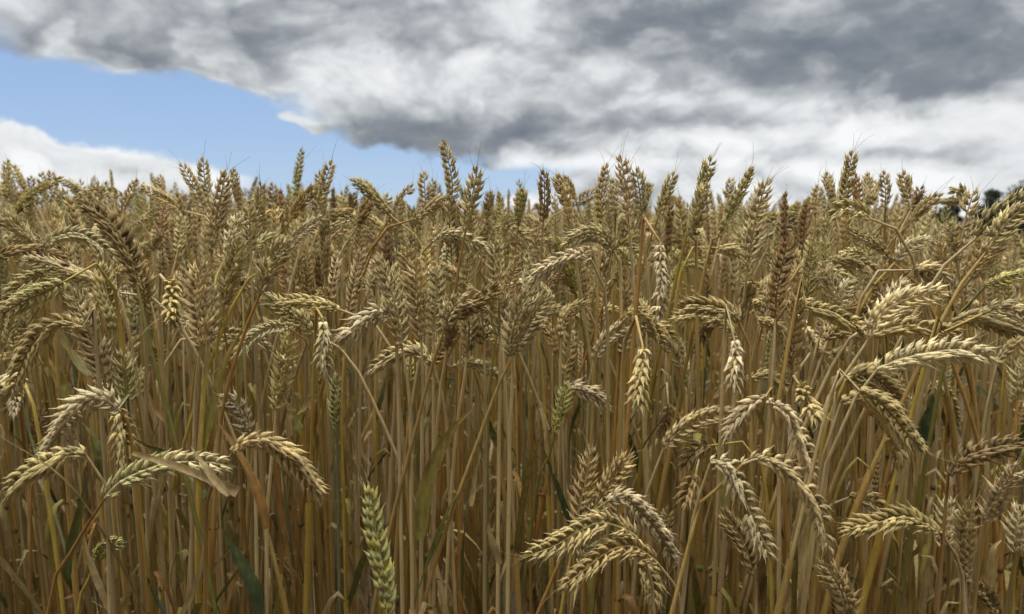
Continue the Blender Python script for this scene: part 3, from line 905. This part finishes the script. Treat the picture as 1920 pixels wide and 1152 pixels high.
D .85 g ; 1680,575 1700,510 1735,425 ; 1670,600 1580,920 ; o=.3 ;
D .90 s ; 82,290 78,210 65,100 ; ; o=.4 ;
G .60 g ; 520,860 560,800 600,775 655,755 ; 505,890 450,1050 420,1180 ; o=.2,sc=yellow ; small whitish green ear low on the left
D .80 t ; 770,560 760,480 740,400 ; ; o=.5 ;
D .90 t ; 820,380 850,330 860,270 ; ; o=.7 ;
'''

KEEP = []                    # every single stalk: object, ear pixels, colour word, posture, landmark text
CAMP = np.array([0, 0, CAMZ])
UP = np.array([0, 0, 1.])


def auto_stem(b, t0, rr):
    """from the ear's base back down to the root"""
    if t0[2] > .45:
        k = np.clip(t0[0] / t0[2], -.45, .45)
        p1 = b - t0 * .07
        p2 = p1 - unit(np.array([k * .75, t0[1] * .3, 1])) * .25
        root = np.array([p2[0] - k * .25 * p2[2] + rr.normal() * .01, p2[1] + rr.normal() * .012, 0])
        return np.array([b, p1, p2, (p2 * .45 + root * .55), root])
    if t0[2] < -.4:
        sg = rr.choice([-1, 1])
        h = unit(np.array([.35 * sg, 1, 0]))
        p1 = b - t0 * .018
        p2 = p1 + h * .014 + UP * .006
        p3 = p2 + h * .016 - UP * .022
        p4 = p3 + h * .006 - UP * .12
        root = np.array([p4[0] + rr.normal() * .02, p4[1] + .01, 0])
        return np.array([b, p1, p2, p3, p4, (p4 + root) / 2, root])
    h = unit(np.array([t0[0], t0[1], 0]) + 1e-6)
    p1 = b - t0 * .028
    p2 = p1 - h * .018 - UP * .022
    p3 = p2 - h * .010 - UP * .07
    p4 = p3 - h * .012 - UP * .18
    root = np.array([p4[0] - h[0] * .02 + rr.normal() * .02, p4[1] + rr.normal() * .012, 0])
    return np.array([b, p1, p2, p3, p4, (p4 + root) / 2, root])


def hero(line):
    f = [x.strip() for x in line.split(';')]
    tile, d, key = f[0].split()
    d = float(d)
    ox, oy = TILE[tile]
    P = lambda s: [(ox + float(a) / 2.88, oy + float(b) / 2.88) for a, b in (q.split(',') for q in s.split())]
    opt = dict(x.split('=') for x in f[3].split(',') if x)
    rr = np.random.default_rng(abs(hash_(line)) % 100000)
    ep = P(f[1])
    dz = float(opt.get('z', rr.normal() * .012))
    n = len(ep)
    ear = np.array([at(x, y, d + dz * i / (n - 1)) for i, (x, y) in enumerate(ep)])
    e2 = smooth(ear, 12)
    t0 = unit(e2[1] - e2[0])
    if f[2]:
        st = [ear[0]] + [at(x, y, d + .004 * i) for i, (x, y) in enumerate(P(f[2]))]
        q, pq = st[-1], st[-2]
        k = np.clip((q[0] - pq[0]) / max(pq[2] - q[2], .02), -.45, .45) * .45
        root = np.array([q[0] + k * q[2], q[1] + rr.normal() * .01, 0])
        st += [q * .5 + root * .5, root]
        stem = np.array(st)
    else:
        stem = auto_stem(ear[0], t0, rr)
    if stem[-1][1] < .33: stem[-1][1] = .33
    pcs = stalk_pieces(ear, stem, key, rr, 0, opt.get('sc') or (None if ep[0][0] < 520 or key == 'g' else rr.choice(['straw', 'grey', 'straw', 'yellow', 'orange', 'straw'])), float(opt.get('r', rr.choice([-1, 1]) * abs(.65 + rr.normal() * .3))), float(opt.get('o', .4)) + .25, float(opt.get('w', 1)) * (.92 if key == 'g' else 1.14 if d < .72 else 1.0),
                       unit(ear[0] - CAMP), int(int(opt.get('a', 0)) * .7 + .5) + int(rr.integers(0, 2)), int(opt.get('n', rr.integers(1, 4))), True, 1.05 if d < .55 else 1.22,
                       base_green=float(opt.get('base_green', 0)))
    o = add_stalk(pcs, stem[-1], d < .71)
    KEEP.append([o, [proj(p) for p in e2], key, f[4] if len(f) > 4 else '', stem])
    return o


def hash_(s):
    h = 7
    for ch in s: h = (h * 131 + ord(ch)) % 1000003
    return h


for ln in HEROES.strip().splitlines():
    if ln.strip() and not ln.startswith('#'): hero(ln)

# ---- the leaves one can tell apart, each a part of the stalk it grows on
# tile depth colour width(px of the tile) blunt twist ; path
LEAVES = '''
E .60 yellow 92 0 .1 ; 425,1330 440,1150 475,980 560,800 640,690 705,635
H .70 dark 42 0 .2 ; 1250,690 1160,450 1100,285 1060,180
H .72 yellow 40 0 .2 ; 1262,700 1215,600 1170,500
G .60 dark 78 0 .3 ; 1400,1152 1370,1010 1290,860 1195,675
G .62 green 55 0 .2 ; 1110,420 1000,340 850,270 730,205
G .66 green 60 0 .3 ; 1110,520 1040,440 960,380
G .58 orange 58 0 .5 ; 1440,690 1395,500 1300,300 1180,115
D .74 yellow 70 0 .3 ; 390,620 340,500 260,345
D .72 green 84 0 .2 ; 560,1010 540,880 500,780 440,690
F .74 dark 85 0 .1 ; 1300,860 1320,720 1345,620 1350,540
I .60 dry 46 0 .9 ; 1670,1010 1665,880 1680,790 1725,750
H .60 dry 46 0 1.4 ; 860,880 800,720 795,650 840,560
G .54 dry 40 0 .8 ; 590,1130 520,960 470,810 450,705
H .64 dry 36 0 1.6 ; 590,1110 575,1000 530,965 500,970
D .74 yellow 64 0 .4 ; 505,440 420,370 350,260 330,180
D .70 orange 50 0 .4 ; 920,900 900,700 850,640 805,545
D .66 orange 44 0 .4 ; 1140,900 1125,760 1090,590
D .72 yellow 60 0 .4 ; 1620,760 1580,650 1530,560
D .70 dry 40 0 .5 ; 1690,560 1640,620 1600,660
H .66 orange 44 0 .3 ; 620,560 660,440 705,350
I .66 green 60 0 .3 ; 520,1150 540,1000 590,850
G .70 yellow 60 0 .3 ; 980,980 930,760 870,600 830,480
G .68 green 55 0 .3 ; 360,960 390,760 440,560 460,430
E .74 green 40 0 .3 ; 850,830 810,740 780,640
G .56 dry 40 0 1.2 ; 985,1152 1040,1030 1085,880 1105,700
G .60 dark 34 0 2.6 ; 890,1140 850,1080 815,1010 790,945
D .60 dry 40 0 1.0 ; -10,900 5,800 12,745 -5,690
C .70 dry 34 0 1.0 ; 1190,770 1290,720 1400,800
D .66 dry 44 0 .4 ; 940,880 905,640 880,560
E .60 dry 36 0 .6 ; 700,1152 720,1000 755,850
I .64 dry 34 0 .5 ; 1290,1152 1310,950 1345,830
I .58 dry 60 0 .2 ; 560,1150 620,860 680,600
I .56 dry 50 0 .2 ; 640,1150 660,900 700,700
'''


def px_leaf(tile, d, key, wpx, blunt, tw, pts, rr):
    ox, oy = TILE[tile]
    path = np.array([at(ox + x / 2.88, oy + y / 2.88, d + i * .004) for i, (x, y) in enumerate(pts)])
    view = unit(path[0] - CAMP)
    side = unit(np.cross(unit(path[-1] - path[0]), view))
    return leaf_geo(path, wpx / 2.88 * d / FPX, key, rr, side, tw, 18, bool(blunt), .3), path


def attach(mb, base):
    best = min(KEEP, key=lambda k: min(np.linalg.norm((smooth(k[4], 20) - base) * np.array([1, .6, 1]), axis=1)))
    root = best[4][-1]
    mb.build('leaf', best[0], root)


rr = np.random.default_rng(5)
for ln in LEAVES.strip().splitlines():
    a, b = ln.split(';')
    tile, d, key, wpx, bl, tw = a.split()
    pts = [tuple(map(float, q.split(','))) for q in b.split()]
    g, path = px_leaf(tile, float(d), key, float(wpx), int(bl), float(tw), pts, rr)
    mb = MB(); mb.add(*g, 2)
    attach(mb, path[0])
mb = MB()                      # the dry blade folded back on itself
g, path = px_leaf('G', .475, 'dry', 62, 1, .15, [(715, 282), (900, 335), (1060, 390), (1180, 445), (1285, 492)], rr); mb.add(*g, 2)
g, p2 = px_leaf('G', .470, 'dry', 44, 0, .2, [(1235, 512), (1170, 440), (1100, 345), (1030, 245)], rr); mb.add(*g, 2)
attach(mb, path[0])


# ------------------------------------------------------------------ stalks that grow anywhere: a curve from root to ear tip
def rand_curve(rr, h, th0, th1, phi, bend=.22, earL=.092):
    L = h + .04
    n = 40
    s = np.linspace(0, L, n)
    k = np.clip((s - (L - bend)) / bend, 0, 1)
    th = th0 + (th1 - th0) * (k * k * (3 - 2 * k))
    ds = L / (n - 1)
    r_ = np.concatenate([[0], np.cumsum(np.sin(th[:-1]) * ds)])
    z_ = np.concatenate([[0], np.cumsum(np.cos(th[:-1]) * ds)])
    p = np.stack([r_ * math.cos(phi), r_ * math.sin(phi), z_], 1)
    p *= h / z_.max()
    i = int(np.searchsorted(s, L - earL))
    return p[i:], p[:i + 1][::-1]


def rand_pose(rr, h):
    x = rr.random()
    phi = rr.uniform(0, 2 * math.pi)
    th0 = abs(rr.normal() * .03)
    if x < .56: return rand_curve(rr, h, th0, rr.uniform(.05, .55), phi, .25, rr.uniform(.075, .10))
    if x < .78: return rand_curve(rr, h - .03, th0, rr.uniform(.8, 1.7), phi, rr.uniform(.12, .20), rr.uniform(.075, .10))
    return rand_curve(rr, h - .05, th0, rr.uniform(1.7, 2.7), phi, rr.uniform(.10, .17), rr.uniform(.075, .10))


def rand_key(rr): return rr.choice(['t', 'p', 'b', 'd', 's', 'y', 'g'], p=[.48, .16, .09, .02, .13, .10, .02])


NFILL = 300 - len(KEEP)
placed = []
rr = np.random.default_rng(21)
while len(placed) < NFILL:
    y = rr.uniform(.70, 1.02)
    x = rr.uniform(-.72, .72) * y
    if any((x - a) ** 2 + (y - b) ** 2 < .022 ** 2 for a, b in placed): continue
    placed.append((x, y))
    h = rr.normal(.965, .03) - (.03 if y < .8 else 0)
    h = min(h, 1.005)
    ear, stem = rand_pose(rr, h)
    sh = np.array([x, y, 0])
    ear, stem = ear + sh, stem + sh
    key = rand_key(rr)
    pcs = stalk_pieces(ear, stem, key, rr, 0, None, rr.choice([-1, 1]) * abs(.65 + rr.normal() * .3), rr.uniform(.2, 1), 1.0, unit(ear[0] - CAMP), rr.integers(1, 5), rr.integers(0, 3))
    o = add_stalk(pcs, stem[-1], False)
    KEEP.append([o, [proj(p) for p in smooth(ear, 12)], key, '', stem])

# ------------------------------------------------------------------ ladybird
def ball(c, rx, ry, rz, n=8, m=12, half=False):
    th = np.linspace(.02, math.pi * (.5 if half else .995), n)
    v = np.stack([np.sin(th)[:, None] * np.cos(np.linspace(0, 2 * math.pi, m, endpoint=False))[None] * rx,
                  np.sin(th)[:, None] * np.sin(np.linspace(0, 2 * math.pi, m, endpoint=False))[None] * ry,
                  np.repeat(np.cos(th)[:, None], m, 1) * rz], -1).reshape(-1, 3) + np.array(c)
    return v, gridquads(n, m, True)


m_shell, t, p = mat('ladybird_shell')
p.inputs['Base Color'].default_value = (.16, .022, .018, 1); p.inputs['Roughness'].default_value = .25
m_black, t, p = mat('ladybird_black')
p.inputs['Base Color'].default_value = (.012, .010, .010, 1); p.inputs['Roughness'].default_value = .35
lp = at(121, 497.5, .645)
lb = empty('ladybird', tuple(lp), 'small dark red ladybird sitting on a sideways tan wheat ear', 'ladybird')
lb.rotation_euler = (0, R(14), R(8))
for s in (-1, 1):
    v, f = ball((0, s * .0009, .0006), .0031, .0017, .0021, 8, 14)
    o = mesh_obj('wing_case', v, f, np.ones((len(v), 3)), np.zeros(len(f), int), lb, None, [m_shell])
    for (qx, qz) in ((-.0012, .0022), (.0012, .0021)):
        v, f = ball((qx, s * .0014, qz), .0005, .0005, .0003, 5, 8)
        mesh_obj('spot', v, f, np.ones((len(v), 3)), np.zeros(len(f), int), o, None, [m_black])
v, f = ball((.0034, 0, .0003), .0012, .0015, .0012)
mesh_obj('head', v, f, np.ones((len(v), 3)), np.zeros(len(f), int), lb, None, [m_black])
for s in (-1, 1):
    for k in (-1, 0, 1):
        v, f, c = tube(np.array([[k * .0014, s * .001, 0], [k * .0018, s * .0026, .0002], [k * .002, s * .0031, -.0014]]), .00018, 5, (0, 0, 0))
        mesh_obj('leg', v, f, c, np.zeros(len(f), int), lb, None, [m_black])

# ------------------------------------------------------------------ the rest of the crop: one mass
proto_rng = np.random.default_rng(77)


def proto(lod, low):
    out = []
    for i in range({1: 30, 2: 30, 3: 16}[lod]):
        h = proto_rng.normal(.92, .02)
        ear, stem = rand_pose(proto_rng, h)
        if not low:
            stem = smooth(stem, 24)
            keep = length(stem)
            stem = stem[:14 if lod == 2 else 8]
        mb = MB()
        key = rand_key(proto_rng)
        for part, par, v, f, c, m in stalk_pieces(ear, stem, key, proto_rng, lod, None, proto_rng.uniform(-1.5, 1.5), proto_rng.uniform(.1, .9), proto_rng.uniform(.88, 1.12), None,
                                                  2 if lod == 1 and i % 2 else 0, 2, True, 1.0, low):
            mb.add(v, f, c, m)
        out.append(mb.arrays())
    return out


P1, P2, P3 = proto(1, True), proto(2, False), proto(3, False)
crop = MB()
cr = np.random.default_rng(99)


def plant(protos, x, y, hs, hmul=1.0, up=1.0):
    v, f, c, m = protos[cr.integers(len(protos))]
    a = cr.uniform(0, 2 * math.pi)
    ca, sa = math.cos(a), math.sin(a)
    k = up + cr.normal() * hs + (.02 if x < -.25 * y else 0) - (.065 if x > .60 * y and y < 4 else 0)
    k = min(k, (1.0 + ((.024 if y < 1.5 else .035 if y < 2.3 else .028) + (.02 if x < -.25 * y else -.045 if x > .62 * y else 0)) * y) / (v[:, 2].max() + 1e-6) * (1 + cr.normal() * .016))
    v2 = np.empty_like(v)
    v2[:, 0] = (v[:, 0] * ca - v[:, 1] * sa) * hmul + x
    v2[:, 1] = (v[:, 0] * sa + v[:, 1] * ca) * hmul + y
    v2[:, 2] = v[:, 2] * k + float(gz(x, y))
    crop.add(v2, f, c * np.exp(cr.normal() * .10 + cr.normal(size=3) * .03)[None], m)


def scatter(y0, y1, dens, side, protos, hs, keepout=None, widen=1.0, up=1.0):
    A = (y1 - y0) * (.75 * (y0 + y1) + 2 * side)
    for _ in range(int(A * dens)):
        while True:
            y = cr.uniform(y0, y1)
            x = cr.uniform(-1, 1) * (.75 * y1 + side)
            if abs(x) < .75 * y + side and not (keepout and keepout(x, y)): break
        plant(protos, x, y, hs, widen, up)


scatter(.77, .95, 230, .1, P1, .03, None, 1.0, 1.055)
scatter(.80, 1.0, 170, .1, P1, .05, None, 1.0, .965)
scatter(.95, 1.5, 400, .7, P1, .035, None, 1.0, 1.095)
scatter(1.5, 2.4, 380, .7, P1, .045, None, 1.0, 1.085)
scatter(.62, .9, 300, 1.0, P1, .035, lambda x, y: abs(x) < .77 * y + .03)
scatter(2.4, 6.0, 190, .8, P2, .055, None, 1.0, 1.05)
scatter(6.0, 14.0, 30, 1.5, P3, .045, None, 1.3, 1.06)
scatter(14.0, 40.0, 5, 3.0, P3, .04, None, 2.0, 1.08)
# the closed canopy under the far ears
nx, ny = 90, 70
yy = 5.0 * (260 / 5.0) ** (np.linspace(0, 1, ny))
gx = np.linspace(-1, 1, nx)
cx = gx[None] * (yy[:, None] * .9 + 2)
cz = .80 + gz(cx, yy[:, None]) + cr.normal(size=(ny, nx)) * .035 + np.clip((yy[:, None] - 20) / 150, 0, .07)
v = np.stack([cx, np.repeat(yy[:, None], nx, 1), cz], -1).reshape(-1, 3)
cc = np.array([.36, .26, .115])[None] * np.exp(cr.normal(size=(len(v), 1)) * .25)
crop.add(v, gridquads(ny, nx, False), cc, 0)
co = crop.build('wheat_crop')
co['kind'] = 'stuff'
co['label'] = 'dense stand of ripe wheat reaching back to the horizon'

# ------------------------------------------------------------------ far trees beyond the field
m_bark, t, p = mat('bark')
p.inputs['Base Color'].default_value = (.06, .045, .035, 1)
m_fol, t, p = mat('tree_foliage')
n = t.nodes.new('ShaderNodeTexNoise'); n.inputs['Scale'].default_value = .9; n.inputs['Detail'].default_value = 4
g = t.nodes.new('ShaderNodeNewGeometry'); t.links.new(g.outputs['Position'], n.inputs['Vector'])
r = t.nodes.new('ShaderNodeValToRGB')
r.color_ramp.elements[0].position = .3; r.color_ramp.elements[1].position = .7
r.color_ramp.elements[0].color = (.022, .034, .022, 1); r.color_ramp.elements[1].color = (.055, .075, .042, 1)
t.links.new(n.outputs['Fac'], r.inputs[0]); t.links.new(r.outputs[0], p.inputs['Base Color'])
p.inputs['Roughness'].default_value = .7


def tree(px, top, wpx, dist, kind, label):
    rr = np.random.default_rng(int(px * 7 + top))
    tp = at(px, top, dist)
    z0 = float(gz(tp[0], dist))
    H, Wd = tp[2] - z0, wpx * dist / FPX
    root = (tp[0], dist, z0)
    o = empty('tree', root, label, 'tree', 'trees beyond the wheat')
    path = np.array([[0, 0, 0], [.1, 0, H * .3], [-.1, .1, H * .6], [0, 0, H * .92]])
    mb = MB(); v, f, c = tube(smooth(path, 12), np.linspace(.32, .05, 12), 8, (0, 0, 0)); mb.add(v, f, c, 0)
    for k in range(9):
        z = H * rr.uniform(.25, .75); a = rr.uniform(0, 6.28); l = Wd * .38 * rr.uniform(.6, 1)
        v, f, c = tube(smooth(np.array([[0, 0, z], [math.cos(a) * l * .5, math.sin(a) * l * .5, z + l * .3], [math.cos(a) * l, math.sin(a) * l, z + l * .7]]), 6), np.linspace(.12, .03, 6), 5, (0, 0, 0))
        mb.add(v, f, c, 0)
    mb.build('trunk', o, None, [m_bark])
    mb = MB()
    lumps = []
    for k in range(46):
        z = H * rr.uniform(.16, .97)
        u = z / H
        wr = Wd / 2 * (np.interp(u, [.15, .35, .7, 1], [.7, 1, .75, .12]) if kind == 'round' else np.interp(u, [.1, .25, 1], [.8, 1, .05]))
        a = rr.uniform(0, 6.28); q = wr * math.sqrt(rr.random())
        lumps.append((q * math.cos(a), q * math.sin(a), z, Wd * rr.uniform(.09, .17)))
    for (lx, ly, lz, lr) in lumps:
        n = 170
        d = unit(rr.normal(size=(n, 3))) * (rr.random((n, 1)) ** .4) * lr
        c0 = d * np.array([1, 1, .8]) + np.array([lx, ly, lz])
        a = unit(rr.normal(size=(n, 3))); b = unit(np.cross(a, rr.normal(size=(n, 3))))
        sz = rr.uniform(.22, .48, (n, 1))
        v = np.stack([c0 - a * sz, c0 + b * sz * .6, c0 + a * sz, c0 - b * sz * .6], 1).reshape(-1, 3)
        mb.add(v, np.arange(n * 4).reshape(-1, 4), np.ones((n * 4, 3)), 0)
    mb.build('crown', o, None, [m_fol])


tree(1864, 360, 84, 180, 'cone', 'dark far tree with a pointed top, left of the larger tree')
tree(1932, 342, 130, 175, 'round', 'largest dark tree at the far end of the wheat')
tree(1780, 388, 70, 190, 'round', 'low dark tree showing between the loop and the blunt ear')
tree(1600, 394, 30, 200, 'cone', 'narrow far tree glimpsed between two upright ears')
tree(1560, 400, 60, 230, 'round', 'very low far tree barely above the wheat')
tree(14, 350, 34, 200, 'round', 'single far tree behind the ears at the left')

# ------------------------------------------------------------------ labels
COLW = {'t': 'tan', 'p': 'pale', 'b': 'brown', 'd': 'dark brown', 'g': 'green', 'y': 'golden', 's': 'greenish tan'}


def posture(q):
    (x0, y0), (x1, y1) = q[0], q[-1]
    dx, dy = x1 - x0, y0 - y1
    l = math.hypot(dx, dy) + 1e-6
    a = math.degrees(math.atan2(dy, abs(dx)))
    sd = 'right' if dx > 0 else 'left'
    if a > 74: return 'upright'
    if a > 25: return 'leaning ' + sd
    if a > -25: return 'level ' + sd + ' pointing'
    if a > -70: return 'drooping ' + sd
    return 'hanging'


recs = []
for o, q, key, txt, stem in KEEP:
    m = q[len(q) // 2]
    recs.append([o, m, COLW[key], posture(q), txt])
lands = [r for r in recs if r[4]]
THE = ('tallest', 'highest', 'biggest', 'longest', 'lowest', 'upper', 'lower', 'left', 'right', 'lone')
for r in lands:
    t0 = r[4].split()[0]
    art = 'the' if t0 in THE else ('an' if t0[0] in 'aeiou' else 'a')
    r[0]['label'] = 'wheat stalk with ' + art + ' ' + r[4]
ORD = ['nearest', 'second', 'third', 'fourth', 'fifth']
used = set()


def direction(a, b):
    dx, dy = b[0] - a[0], b[1] - a[1]
    if abs(dx) > abs(dy): return 'left of' if dx < 0 else 'right of'
    return 'above' if dy < 0 else 'below'


for r in recs:
    if r[4]: continue
    done = False
    for L in sorted((L for L in lands if len(L[4].split()) < 11 - (r[3].count(' '))), key=lambda L: math.dist(L[1], r[1])):
        d = direction(L[1], r[1])
        same = sorted((x for x in recs if not x[4] and x[2] == r[2] and x[3] == r[3] and direction(L[1], x[1]) == d), key=lambda x: math.dist(x[1], L[1]))
        k = [id(x) for x in same].index(id(r))
        s = f"{r[2]} {r[3]} wheat ear, {ORD[min(k, 4)]} one {d} the {L[4]}"
        if k < 4 and len(s.split()) <= 16 and s not in used:
            done = True
            break
    if len(s.split()) > 16: s = s.replace('greenish tan', 'greenish').replace('dark brown level', 'dark level').replace(' pointing', '').replace(' wheat ear', ' ear').replace(' one ', ' ')
    used.add(s)
    r[0]['label'] = s
